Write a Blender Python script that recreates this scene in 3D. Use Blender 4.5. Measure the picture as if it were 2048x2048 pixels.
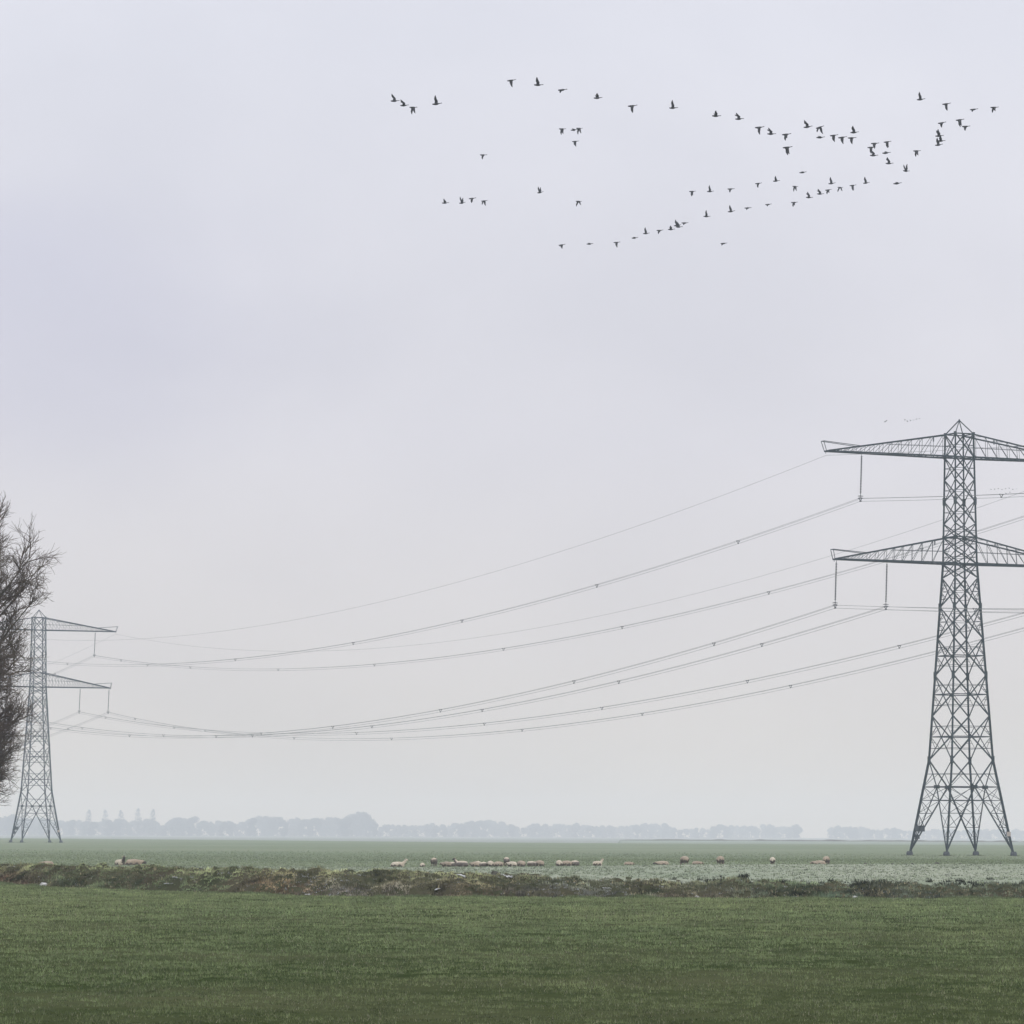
import bpy, bmesh, math, random
import numpy as np
from mathutils import Vector, Matrix, Quaternion

for o in list(bpy.data.objects): bpy.data.objects.remove(o)
random.seed(7); RNG = np.random.default_rng(11)
S = bpy.context.scene
COL = S.collection
R = math.radians

# ------------------------------------------------------------------ camera
F, CH, ROLL, PITCH = 7842.86, 2.4, .00447, .08208      # focal length in pixels of the 2048 px frame
cam = bpy.data.cameras.new('camera'); camo = bpy.data.objects.new('camera', cam); COL.objects.link(camo)
cam.sensor_width = 36; cam.sensor_fit = 'HORIZONTAL'; cam.lens = 36 * F / 2048
cam.clip_start = 1; cam.clip_end = 60000
CM = Matrix.Rotation(math.pi/2 + PITCH, 3, 'X') @ Matrix.Rotation(ROLL, 3, 'Z')
camo.matrix_world = Matrix.Translation((0, 0, CH)) @ CM.to_4x4()
S.camera = camo

def ray(px, py):
    d = CM @ Vector(((px-1024)/F, -(py-1024)/F, -1)); return d / d.y      # per metre of depth along +y
def at(px, py, y):
    return Vector((0, 0, CH)) + ray(px, py) * y

# ------------------------------------------------------------------ sky and light
SUN_EL, SUN_AZ = R(38), R(150)        # high thin overcast, light from behind the right shoulder
w = bpy.data.worlds.new('World'); S.world = w; w.use_nodes = True
n = w.node_tree.nodes; l = w.node_tree.links; n.clear()
out = n.new('ShaderNodeOutputWorld'); bg = n.new('ShaderNodeBackground'); bg.inputs['Strength'].default_value = .1
sky = n.new('ShaderNodeTexSky'); sky.sky_type = 'NISHITA'; sky.sun_disc = False
sky.sun_elevation = SUN_EL; sky.sun_rotation = SUN_AZ; sky.air_density = 1; sky.dust_density = 2
tc = n.new('ShaderNodeTexCoord'); sep = n.new('ShaderNodeSeparateXYZ'); l.new(tc.outputs['Generated'], sep.inputs[0])
ramp = n.new('ShaderNodeValToRGB')     # cloud deck: greyer low down, lighter and cooler towards the zenith
cr = ramp.color_ramp; cr.interpolation = 'LINEAR'
SKYK = 2.0
for ps_, c_ in ((0, (.682, .632, .560)), (1, (1.50, 1.52, 1.62)), (.045, (.682, .656, .660)), (.10, (.697, .688, .740)), (.20, (.740, .748, .815))):
    e = cr.elements[0] if ps_ == 0 else (cr.elements[1] if ps_ == 1 else cr.elements.new(ps_))
    e.color = (c_[0]/2, c_[1]/2, c_[2]/2, 1)
l.new(sep.outputs['Z'], ramp.inputs['Fac'])
mp = n.new('ShaderNodeMapping'); mp.inputs['Scale'].default_value = (5, 5, 9); l.new(tc.outputs['Generated'], mp.inputs[0])
nz = n.new('ShaderNodeTexNoise'); nz.inputs['Scale'].default_value = 1.7; nz.inputs['Detail'].default_value = 5; nz.inputs['Roughness'].default_value = .45
nz.inputs['Distortion'].default_value = .3
l.new(mp.outputs[0], nz.inputs['Vector'])
nr = n.new('ShaderNodeMapRange'); nr.inputs[1].default_value = .3; nr.inputs[2].default_value = .7; nr.inputs[3].default_value = .955; nr.inputs[4].default_value = 1.035
l.new(nz.outputs['Fac'], nr.inputs[0])
# darker clouds are also a little bluer
tint = n.new('ShaderNodeMix'); tint.data_type = 'RGBA'; tint.inputs['A'].default_value = (.955, .965, 1.0, 1); tint.inputs['B'].default_value = (1, 1, 1, 1)
l.new(nz.outputs['Fac'], tint.inputs['Factor'])
m1 = n.new('ShaderNodeMix'); m1.data_type = 'RGBA'; m1.blend_type = 'MULTIPLY'; m1.inputs['Factor'].default_value = 1
l.new(ramp.outputs[0], m1.inputs['A']); l.new(tint.outputs['Result'], m1.inputs['B'])
vm = n.new('ShaderNodeVectorMath'); vm.operation = 'SCALE'; l.new(m1.outputs['Result'], vm.inputs[0]); l.new(nr.outputs[0], vm.inputs['Scale'])
# one broad, slightly darker and bluer cloud low in the left of the view
cdir = ray(120, 650).normalized()
sb = n.new('ShaderNodeVectorMath'); sb.operation = 'SUBTRACT'; sb.inputs[1].default_value = cdir+Vector((.025, .025, .025)); l.new(tc.outputs['Generated'], sb.inputs[0])
wob = n.new('ShaderNodeVectorMath'); wob.operation = 'MULTIPLY_ADD'; wob.inputs[1].default_value = (.05, .05, .05); l.new(nz.outputs['Color'], wob.inputs[0]); l.new(sb.outputs[0], wob.inputs[2])
sc_ = n.new('ShaderNodeVectorMath'); sc_.operation = 'MULTIPLY'; sc_.inputs[1].default_value = (13, 13, 20); l.new(wob.outputs[0], sc_.inputs[0])
ln = n.new('ShaderNodeVectorMath'); ln.operation = 'LENGTH'; l.new(sc_.outputs[0], ln.inputs[0])
cf = n.new('ShaderNodeMapRange'); cf.interpolation_type = 'SMOOTHERSTEP'; cf.inputs[1].default_value = 0; cf.inputs[2].default_value = 1.25; cf.inputs[3].default_value = 1; cf.inputs[4].default_value = 0; l.new(ln.outputs['Value'], cf.inputs[0])
cm_ = n.new('ShaderNodeMix'); cm_.data_type = 'RGBA'; cm_.blend_type = 'MULTIPLY'; cm_.inputs['B'].default_value = (.85, .855, .91, 1)
l.new(cf.outputs[0], cm_.inputs['Factor']); l.new(vm.outputs[0], cm_.inputs['A'])
vm2 = n.new('ShaderNodeVectorMath'); vm2.operation = 'SCALE'; vm2.inputs['Scale'].default_value = 10.6 * SKYK; l.new(cm_.outputs['Result'], vm2.inputs[0])
mx = n.new('ShaderNodeMix'); mx.data_type = 'RGBA'; mx.inputs['Factor'].default_value = .975
l.new(sky.outputs[0], mx.inputs['A']); l.new(vm2.outputs[0], mx.inputs['B'])
l.new(mx.outputs['Result'], bg.inputs['Color']); l.new(bg.outputs[0], out.inputs[0])

sun = bpy.data.lights.new('sun', 'SUN'); sun.energy = .8; sun.angle = R(25); sun.color = (1, .97, .93)
suno = bpy.data.objects.new('sun', sun); COL.objects.link(suno)
sd = Vector((math.sin(SUN_AZ)*math.cos(SUN_EL), math.cos(SUN_AZ)*math.cos(SUN_EL), math.sin(SUN_EL)))
suno.rotation_euler = sd.to_track_quat('Z', 'Y').to_euler(); suno.location = (40, -60, 120)
S.view_settings.view_transform = 'Standard'; S.view_settings.look = 'None'; S.view_settings.exposure = 0; S.view_settings.gamma = 1
S.view_settings.use_curve_mapping = False
S.render.engine = 'CYCLES'
S.cycles.max_bounces = 8; S.cycles.volume_bounces = 4; S.cycles.diffuse_bounces = 3; S.cycles.transparent_max_bounces = 8
S.cycles.use_denoising = True
S.render.film_transparent = False
S.cycles.filter_width = 1.5

# ------------------------------------------------------------------ helpers
def link(o, parent=None):
    COL.objects.link(o)
    if parent: o.parent = parent
    return o
def tag(o, label=None, cat=None, group=None, kind=None):
    if label: o['label'] = label
    if cat: o['category'] = cat
    if group: o['group'] = group
    if kind: o['kind'] = kind
    return o
def empty(name, loc=(0, 0, 0), rz=0):
    o = bpy.data.objects.new(name, None); o.empty_display_size = .3; link(o); o.location = loc; o.rotation_euler = (0, 0, rz); return o
def mesh(name, V, Fc, mat=None, smooth=False):
    me = bpy.data.meshes.new(name)
    V = np.asarray(V, dtype=np.float32).reshape(-1, 3)
    if isinstance(Fc, np.ndarray):
        k = Fc.shape[1]; me.vertices.add(len(V)); me.vertices.foreach_set('co', V.ravel())
        me.loops.add(Fc.size); me.loops.foreach_set('vertex_index', Fc.astype(np.int32).ravel())
        me.polygons.add(len(Fc)); me.polygons.foreach_set('loop_start', np.arange(0, Fc.size, k, dtype=np.int32))
        me.update(calc_edges=True)
    else:
        me.from_pydata(V.tolist(), [], Fc)
    if mat: me.materials.append(mat)
    if smooth: me.polygons.foreach_set('use_smooth', [True]*len(me.polygons))
    return me
def obj(name, me, parent=None):
    return link(bpy.data.objects.new(name, me), parent)
def set_color(me, C):
    a = me.attributes.new('tint', 'FLOAT_COLOR', 'POINT')
    C = np.concatenate([C, np.ones((len(C), 1))], 1).astype(np.float32); a.data.foreach_set('color', C.ravel())

def hash2(ix, iy, seed):
    h = (ix.astype(np.int64)*374761393 + iy.astype(np.int64)*668265263 + seed*1274126177) & 0x7fffffff
    h = ((h ^ (h >> 13)) * 1103515245) & 0x7fffffff
    return ((h ^ (h >> 16)) & 0xffff) / 65535.0
def vnoise(x, y, seed=0):
    ix, iy = np.floor(x), np.floor(y); fx, fy = x-ix, y-iy
    fx, fy = fx*fx*(3-2*fx), fy*fy*(3-2*fy); ix = ix.astype(int); iy = iy.astype(int)
    a, b, c, d = hash2(ix, iy, seed), hash2(ix+1, iy, seed), hash2(ix, iy+1, seed), hash2(ix+1, iy+1, seed)
    return (a*(1-fx)+b*fx)*(1-fy) + (c*(1-fx)+d*fx)*fy
def fbm(x, y, seed=0, o=3):
    s = 0; a = .5
    for i in range(o): s = s + a*vnoise(x*2**i, y*2**i, seed+i*17); a *= .5
    return s / (1-.5**o)

def new_mat(name):
    m = bpy.data.materials.new(name); m.use_nodes = True
    nt = m.node_tree; b = nt.nodes['Principled BSDF']; b.inputs['Roughness'].default_value = .8; b.inputs['Specular IOR Level'].default_value = .25
    return m, nt.nodes, nt.links, b
def noise_mat(name, c1, c2, scale=3, rough=.8, bump=0, detail=4, metallic=0, spec=.25, c3=None, scale3=.2, f3=.5):
    m, nn, ll, b = new_mat(name)
    g = nn.new('ShaderNodeNewGeometry'); t = nn.new('ShaderNodeTexNoise'); t.inputs['Scale'].default_value = scale; t.inputs['Detail'].default_value = detail
    oi = nn.new('ShaderNodeTexCoord'); ll.new(oi.outputs['Object'] if metallic == -1 else g.outputs['Position'], t.inputs['Vector'])
    r = nn.new('ShaderNodeMapRange'); r.inputs[1].default_value = .3; r.inputs[2].default_value = .7; ll.new(t.outputs['Fac'], r.inputs[0])
    mix = nn.new('ShaderNodeMix'); mix.data_type = 'RGBA'; mix.inputs['A'].default_value = (*c1, 1); mix.inputs['B'].default_value = (*c2, 1)
    ll.new(r.outputs[0], mix.inputs['Factor']); res = mix.outputs['Result']
    if c3:
        t3 = nn.new('ShaderNodeTexNoise'); t3.inputs['Scale'].default_value = scale3; t3.inputs['Detail'].default_value = 3; ll.new(g.outputs['Position'], t3.inputs['Vector'])
        r3 = nn.new('ShaderNodeMapRange'); r3.inputs[1].default_value = .42; r3.inputs[2].default_value = .66; r3.inputs[4].default_value = f3; ll.new(t3.outputs['Fac'], r3.inputs[0])
        mm = nn.new('ShaderNodeMix'); mm.data_type = 'RGBA'; mm.inputs['B'].default_value = (*c3, 1); ll.new(res, mm.inputs['A']); ll.new(r3.outputs[0], mm.inputs['Factor']); res = mm.outputs['Result']
    ll.new(res, b.inputs['Base Color'])
    b.inputs['Roughness'].default_value = rough; b.inputs['Specular IOR Level'].default_value = spec
    if bump:
        bp = nn.new('ShaderNodeBump'); bp.inputs['Strength'].default_value = bump; bp.inputs['Distance'].default_value = .05; ll.new(t.outputs['Fac'], bp.inputs['Height']); ll.new(bp.outputs[0], b.inputs['Normal'])
    return m
def tint_mat(name, var=.35, scale=6, transl=.25):
    m, nn, ll, b = new_mat(name)
    a = nn.new('ShaderNodeAttribute'); a.attribute_name = 'tint'
    g = nn.new('ShaderNodeNewGeometry'); t = nn.new('ShaderNodeTexNoise'); t.inputs['Scale'].default_value = scale; t.inputs['Detail'].default_value = 2; ll.new(g.outputs['Position'], t.inputs['Vector'])
    r = nn.new('ShaderNodeMapRange'); r.inputs[1].default_value = .25; r.inputs[2].default_value = .75; r.inputs[3].default_value = 1-var; r.inputs[4].default_value = 1+var; ll.new(t.outputs['Fac'], r.inputs[0])
    v = nn.new('ShaderNodeVectorMath'); v.operation = 'SCALE'; ll.new(a.outputs['Color'], v.inputs[0]); ll.new(r.outputs[0], v.inputs['Scale'])
    ll.new(v.outputs[0], b.inputs['Base Color']); b.inputs['Roughness'].default_value = .75; b.inputs['Specular IOR Level'].default_value = .03
    tr = nn.new('ShaderNodeBsdfTranslucent'); ll.new(v.outputs[0], tr.inputs['Color'])
    ms = nn.new('ShaderNodeMixShader'); ms.inputs[0].default_value = transl; ll.new(b.outputs[0], ms.inputs[1]); ll.new(tr.outputs[0], ms.inputs[2])
    ll.new(ms.outputs[0], nn['Material Output'].inputs['Surface'])
    return m

M_STEEL = noise_mat('painted_steel', (.014, .027, .031), (.028, .045, .050), 1.2, .6, c3=(.05, .065, .066), scale3=.6, f3=.5, spec=.15)
M_INS = noise_mat('insulator_glaze', (.035, .04, .045), (.06, .065, .07), 5, .35, spec=.5)
M_WIRE = noise_mat('weathered_aluminium', (.16, .165, .17), (.22, .225, .23), 2, .55)
M_SPACER = noise_mat('dark_fitting', (.06, .065, .07), (.09, .095, .10), 4, .5)
M_CONC = noise_mat('footing_concrete', (.045, .055, .06), (.085, .095, .10), 3, .85, bump=.4)
M_CAB = noise_mat('dark_cabinet_paint', (.05, .065, .07), (.075, .09, .095), 3, .6)
M_SIGN = noise_mat('pale_sign_plate', (.36, .30, .27), (.46, .40, .36), 4, .5)
M_BARK = noise_mat('bark', (.085, .072, .058), (.14, .12, .095), 3, .9, bump=.6, c3=(.11, .12, .07), scale3=.5, f3=.6)
M_TWIG = noise_mat('twig_bark', (.085, .066, .052), (.15, .115, .09), 2, .85, c3=(.12, .11, .075), scale3=.35, f3=.6)
M_FARCROWN = noise_mat('far_tree_twigs', (.11, .10, .085), (.16, .145, .12), .4, .9)
M_GOOSE = noise_mat('goose_plumage', (.006, .006, .007), (.018, .016, .016), 12, .7)
M_SNOW = noise_mat('old_snow', (.42, .43, .43), (.66, .67, .67), 3, .6, bump=.5)
M_STONE = noise_mat('pale_stone', (.36, .36, .35), (.55, .55, .53), 6, .85, bump=.4)
M_CLOD = noise_mat('dark_earth', (.05, .05, .038), (.10, .095, .07), 6, .95, bump=.6)
M_TUSS = tint_mat('tussock_grass', .3, 5)
M_GRASS = tint_mat('field_grass', .22, 1.3, .3)
M_STUB = tint_mat('field_tufts', .3, 2)

# ------------------------------------------------------------------ terrain
EX = [-90, -60, -35, -24.2, -20.5, -15.1, -7.2, 0, 20, 60, 400]
EY = [245, 240, 213, 185, 174, 163.6, 151.5, 151, 152.5, 157, 200]
def edge_y(x): return np.interp(x, EX, EY)
def pxof(x, y): return 1024 + F*x/np.maximum(y, 30)
PXT = [0, 100, 500, 850, 1100, 1500, 2048]; ZT = [.54, .70, .75, .70, .54, .40, .34]
PXC = [0, 868, 1100, 1370, 2048]; ZC = [.24, .22, .30, .47, .62]
def sstep(a, b, v): t = np.clip((v-a)/(b-a), 0, 1); return t*t*(3-2*t)
EDGE_PX = [-1500, 100, 500, 800, 1000, 2048, 4000]; EDGE_D = [1800, 1570, 1400, 1255, 1180, 1140, 1100]
def terrain(x, y):
    x = np.asarray(x, float); y = np.asarray(y, float); px = pxof(x, y)
    s = y - edge_y(x); zt = np.interp(px, PXT, ZT); zc = np.interp(px, PXC, ZC)
    k = np.clip((y - edge_y(x) - 8) / np.maximum(262 - edge_y(x) - 8, 4), 0, 1)
    z = np.where(s < 2, -.35*sstep(0, 1.4, s), -.35 + (zt+.35)*sstep(1.6, 8.5, s))
    z = np.where(s > 8.5, zt + (zc-zt)*k, z)
    behind = zc - np.interp(px, [0, 700, 860, 1160, 1370], [.2, .18, .08, .08, .2])*sstep(262, 268, y)
    behind = behind * (1 - sstep(310, 430, y))
    z = np.where(y > 262, behind, z)
    # relief
    near = (1 - sstep(-1, 0, s)); fade = np.clip(1-(np.abs(x)-60)/60, 0, 1)
    z = z + near*((fbm(x*.45, y*.16, 3)-.5)*.055 + (fbm(x*1.7, y*.8, 9)-.5)*.045)*fade
    bank = sstep(.6, 2.2, s)*(1-sstep(11, 16, s))
    z = z + bank*((fbm(x*.9, y*.9, 21)-.5)*.5 + (fbm(x*2.1, y*2.1, 31, 2)-.5)*.55 + (vnoise(x*5, y*5, 37)-.5)*.10)*fade
    field = sstep(9, 14, s)*(1-sstep(255, 262, y))
    z = z + field*((fbm(x*1.2, y*.5, 41)-.5)*.05)*fade
    # the polder ends; the land beyond lies lower
    ed = np.interp(px, EDGE_PX, EDGE_D); ed = np.where(px > 1240, 1800, ed)
    z = z - 2.2*sstep(ed, ed+25, y)
    return z
def tz(x, y): return float(terrain(np.array([x]), np.array([y]))[0])

ys = np.concatenate([np.linspace(-400, 30, 12), np.arange(36, 50, 3), np.arange(50, 140, .5), np.arange(140, 200, .22), np.arange(200, 270, .6), np.arange(270, 440, 5), np.arange(440, 1100, 20), np.arange(1100, 1860, 10), np.linspace(1900, 9000, 30)])
ta = np.concatenate([-np.linspace(1.05, .17, 14), np.linspace(-.16, .16, 400), np.linspace(.17, 1.05, 14)])
TA, YS = np.meshgrid(np.tan(ta), ys); XS = TA*np.maximum(YS, 45) if False else TA*np.maximum(np.abs(YS), 45)
ZS = terrain(XS, YS)
nr_, nc_ = XS.shape
idx = np.arange(nr_*nc_).reshape(nr_, nc_)
FQ = np.stack([idx[:-1, :-1], idx[:-1, 1:], idx[1:, 1:], idx[1:, :-1]], -1).reshape(-1, 4)
# five kinds of ground on one sheet
M_NEAR = noise_mat('grass_field_soil', (.024, .036, .012), (.048, .064, .024), 2.5, .9, bump=.5, c3=(.10, .10, .055), scale3=.12, f3=.5)
M_BANK = noise_mat('ditch_bank_turf', (.030, .038, .018), (.075, .075, .042), 1.3, .9, bump=.7, c3=(.085, .068, .045), scale3=.25, f3=.6)
M_PALE = noise_mat('frosted_stubble', (.25, .275, .205), (.325, .34, .27), 3.5, .9, bump=.4, c3=(.20, .24, .17), scale3=.07, f3=.7)
M_FAR = noise_mat('far_winter_crop', (.142, .178, .112), (.195, .225, .148), .35, .9, c3=(.215, .235, .165), scale3=.012, f3=.6)
M_LAND = noise_mat('distant_land', (.14, .16, .12), (.22, .24, .19), .01, .9)
M_STRIP = noise_mat('pale_far_field', (.21, .25, .20), (.27, .30, .25), .02, .9)
gm = mesh('ground', np.stack([XS, YS, ZS], -1), FQ, None, True)
for m in (M_NEAR, M_BANK, M_PALE, M_FAR, M_LAND, M_STRIP):
    gm.materials.append(m); b_ = m.node_tree.nodes['Principled BSDF']; b_.inputs['Specular IOR Level'].default_value = 0; b_.inputs['Roughness'].default_value = 1
fx = .25*(XS[:-1, :-1]+XS[1:, :-1]+XS[:-1, 1:]+XS[1:, 1:]).ravel(); fy = .25*(YS[:-1, :-1]+YS[1:, :-1]+YS[:-1, 1:]+YS[1:, 1:]).ravel()
fpx = pxof(fx, fy); fs = fy-edge_y(fx)
jag = (fbm(fx*1.3, fy*1.3, 5)-.5)
mi = np.zeros(len(fx), np.int32)
mi[fs + jag*.5 > .3] = 1
toplen = np.interp(fpx, [0, 700, 900, 1100, 2048], [40, 30, 8, 2.0, .6])
mi[fs + jag*4 > 8.2 + toplen] = 2
mi[fy > 264] = 3
fed = np.interp(fpx, EDGE_PX, EDGE_D)
mi[(fy > fed)] = 4
mi[(fy > fed) & (fpx > 1240) & (fy < 1800)] = 5
gm.polygons.foreach_set('material_index', mi); gm.update()
ground = tag(obj('ground', gm), kind='structure')

# ------------------------------------------------------------------ grass made of single blades
def blades(P, H, W, C, lean=.5, shade_tip=1.0):
    k = len(P); az = RNG.uniform(0, 2*np.pi, k); la = RNG.uniform(0, 2*np.pi, k); lm = RNG.uniform(0, lean, k)*H
    d = np.stack([np.cos(az), np.sin(az), np.zeros(k)], 1)*(W/2)[:, None]
    tip = P + np.stack([np.cos(la)*lm, np.sin(la)*lm, H*np.sqrt(np.clip(1-(lm/H)**2, .2, 1))], 1)
    V = np.stack([P-d, P+d, tip], 1).reshape(-1, 3); T = np.arange(3*k).reshape(-1, 3)
    return V, T, np.repeat(C, 3, 0)
def grass_object(name, parts, mat, label, cat):
    V, T, C = [], [], []; o = 0
    for v, t, c in parts: V.append(v); T.append(t+o); C.append(c); o += len(v)
    me = mesh(name, np.concatenate(V), np.concatenate(T), mat); set_color(me, np.concatenate(C))
    return tag(obj(name, me), label, cat, kind='stuff')

def frustum_points(y0, y1, dens, half=.142):
    area = half*(y1*y1-y0*y0); k = int(area*dens)
    y = np.sqrt(RNG.uniform(y0*y0, y1*y1, k)); x = RNG.uniform(-half, half, k)*y
    return x, y
parts = []
for y0, y1, dens, wd, hh in ((47, 60, 760, .010, .040), (60, 80, 430, .013, .046), (80, 110, 250, .018, .054), (110, 190, 140, .027, .064)):
    x, y = frustum_points(y0, y1, dens)
    # clumping: tufts and hollows
    cl = fbm(x*2.3, y*1.7, 77); keep = cl + RNG.uniform(-.10, .10, len(x)) > np.interp(y, [45, 90, 150], [.455, .39, .33])
    row = fbm(x*.35, y*.9, 5)      # faint bands across the field
    keep &= row + RNG.uniform(-.2, .35, len(x)) > .33
    keep &= (y < edge_y(x) + .25)
    x, y = x[keep], y[keep]
    k = len(x); z = terrain(x, y)
    big = fbm(x*.12, y*.05, 55)[:, None]; mid = fbm(x*1.0, y*.5, 66)[:, None]
    c = np.array([.186, .240, .112])*(1-big) + np.array([.214, .250, .118])*big
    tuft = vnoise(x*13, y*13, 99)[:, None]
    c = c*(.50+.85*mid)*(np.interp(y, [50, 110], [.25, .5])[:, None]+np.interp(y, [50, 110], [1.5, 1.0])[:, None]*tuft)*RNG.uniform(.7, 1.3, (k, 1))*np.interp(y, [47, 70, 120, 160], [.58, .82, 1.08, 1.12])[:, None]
    dry = RNG.random(k) < .05; c[dry] = np.array([.30, .29, .20])*RNG.uniform(.8, 1.3, (dry.sum(), 1))
    h = hh*RNG.uniform(.4, 1.2, k)*(.35+1.3*fbm(x*2.3, y*1.7, 77))*(.6+.8*tuft[:, 0])
    parts.append(blades(np.stack([x, y, z-.005], 1), h, wd*RNG.uniform(.6, 1.4, k), c, .75))
grass_object('field_grass', parts, M_GRASS, 'short green grass covering the near field', 'grass')

# ditch bank: tussocks whose colour changes along the bank
pal_px = [0, 60, 120, 380, 480, 560, 640, 720, 800, 980, 1080, 1180, 1280, 1380, 1500, 1650, 1800, 2048]
pal = np.array([(.13, .085, .06), (.12, .09, .06), (.075, .09, .05), (.075, .095, .05), (.10, .085, .055), (.14, .095, .06), (.13, .115, .095), (.13, .12, .10),
                (.115, .10, .065), (.125, .095, .065), (.105, .105, .085), (.12, .12, .105), (.075, .08, .058), (.09, .075, .052), (.075, .08, .055), (.06, .085, .052), (.065, .075, .055), (.07, .085, .055)])
def bank_tint(px): return np.stack([np.interp(px, pal_px, pal[:, i]) for i in range(3)], 1)
x = RNG.uniform(-40, 32, 165000); s = RNG.uniform(.2, 22, 165000); y = edge_y(x)+s; px = pxof(x, y)
top = np.interp(px, [0, 700, 900, 1100, 2048], [40, 26, 9, 3.0, 1.2])
dens = np.clip(1.0 - sstep(8+top*.6, 8+top, s), 0, 1)*np.where(s < 9, 1, .55)*(.25+1.1*fbm(x*.8, y*.8, 91))
keep = (RNG.random(len(x)) < dens) & (px > -150) & (px < 2250) & (y < 258)
x, y, s, px = x[keep], y[keep], s[keep], px[keep]
z = terrain(x, y); k = len(x)
c = bank_tint(px + (fbm(x*.25, y*.25, 93)-.5)*260)
upper = sstep(4.2, 8, s)[:, None]*np.interp(px, [0, 1000, 1200, 2048], [1, 1, .6, .25])[:, None]
c = c*1.45*(1-.75*upper) + np.array([.225, .25, .135])*.75*upper
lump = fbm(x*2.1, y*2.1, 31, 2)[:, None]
c = c*(.12+2.9*fbm(x*.95, y*.8, 95)[:, None]**1.8)*(.10+1.95*lump)  # crevice shade and lit clump tops painted in: tint follows the terrain lumps
pale = RNG.random(k) < np.interp(px, [0, 560, 620, 720, 780, 1050, 1100, 1260, 1320, 2048], [.03, .04, .24, .24, .05, .05, .22, .24, .06, .04])*(s < 8)
c[pale] = np.array([.34, .35, .36])*RNG.uniform(.7, 1.4, (pale.sum(), 1))
straw = RNG.random(k) < .09; c[straw] = np.array([.34, .30, .19])*RNG.uniform(.7, 1.2, (straw.sum(), 1))
hgt = (.05+.20*fbm(x*1.1, y*1.1, 97)**1.6)*RNG.uniform(.6, 1.4, k)*np.where(s < 9, 1, .55)
hgt[pale] *= .5
# several blades for each tuft
rep = 5
P = np.repeat(np.stack([x, y, z-.02], 1), rep, 0) + np.concatenate([RNG.normal(0, .055, (k*rep, 2)), np.zeros((k*rep, 1))], 1)
parts = [blades(P, np.repeat(hgt, rep)*RNG.uniform(.5, 1.2, k*rep), RNG.uniform(.025, .065, k*rep), np.repeat(c, rep, 0)*RNG.uniform(.75, 1.25, (k*rep, 1)), .9)]

# ragged longer grass along the near edge of the ditch
x = RNG.uniform(-40, 32, 9000); y = edge_y(x)+RNG.uniform(-.9, .25, 9000); rg_ = fbm(x*.8, y*.3, 61)
keep = rg_+RNG.uniform(-.12, .12, 9000) > .52; x, y, rg_ = x[keep], y[keep], rg_[keep]; k = len(x); rep = 6
P = np.repeat(np.stack([x, y, terrain(x, y)-.01], 1), rep, 0)+np.concatenate([RNG.normal(0, .05, (k*rep, 2)), np.zeros((k*rep, 1))], 1)
parts.append(blades(P, np.repeat(.05+.35*np.clip(rg_-.48, 0, .4), rep)*RNG.uniform(.5, 1.4, k*rep), RNG.uniform(.02, .045, k*rep), np.repeat(np.array([[.16, .20, .10]])*RNG.uniform(.6, 1.3, (k, 1)), rep, 0), .8))
grass_object('bank_grass', parts, M_TUSS, 'tussocky dark green and brown grass along the ditch bank', 'grass')

# frosted field behind the bank: sparse dark tufts and pale stubble
x = RNG.uniform(-45, 45, 42000); y = RNG.uniform(155, 263, 42000); px = pxof(x, y); s = y-edge_y(x)
keep = (px > -100) & (px < 2150) & (s > 8.5) & (fbm(x*.7, y*.35, 12)+RNG.uniform(-.3, .3, len(x)) > .44)
x, y, s, px = x[keep], y[keep], s[keep], px[keep]; k = len(x)
c = np.where((RNG.random(k) < .30)[:, None], np.array([.075, .09, .056]), np.array([.26, .30, .205]))*RNG.uniform(.75, 1.3, (k, 1))
rep = 5
P = np.repeat(np.stack([x, y, terrain(x, y)-.01], 1), rep, 0)+np.concatenate([RNG.normal(0, .05, (k*rep, 2)), np.zeros((k*rep, 1))], 1)
parts = [blades(P, RNG.uniform(.02, .10, k*rep), RNG.uniform(.03, .06, k*rep), np.repeat(c, rep, 0), .9)]
# a ragged row of clumps on the right edge of the bank
x = RNG.uniform(-2, 30, 520); y = edge_y(x)+8.2+np.abs(RNG.normal(0, 2.2, 520)); px = pxof(x, y); keep = (px > 1330) & (px < 2150); x, y = x[keep], y[keep]; k = len(x); rep = 26
P = np.repeat(np.stack([x, y, terrain(x, y)-.01], 1), rep, 0)+np.concatenate([RNG.normal(0, .09, (k*rep, 2)), np.zeros((k*rep, 1))], 1)
parts.append(blades(P, RNG.uniform(.05, .20, k*rep), RNG.uniform(.03, .06, k*rep), np.repeat(np.array([[.045, .05, .036]])*RNG.uniform(.7, 1.5, (k, 1)), rep, 0), .8))
grass_object('field_tufts', parts, M_STUB, 'pale frosted stubble with dark tufts behind the ditch bank', 'stubble')

# ------------------------------------------------------------------ pylon
AR = .39505
T1 = Vector((56.642, 494.476, 0)); T2 = Vector((-112.114, 929.252, 0)); T0 = T1*2-T2; T3 = T2*2-T1
A2 = Vector((math.cos(AR), math.sin(AR), 0)); B2 = Vector((-A2.y, A2.x, 0))
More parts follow.
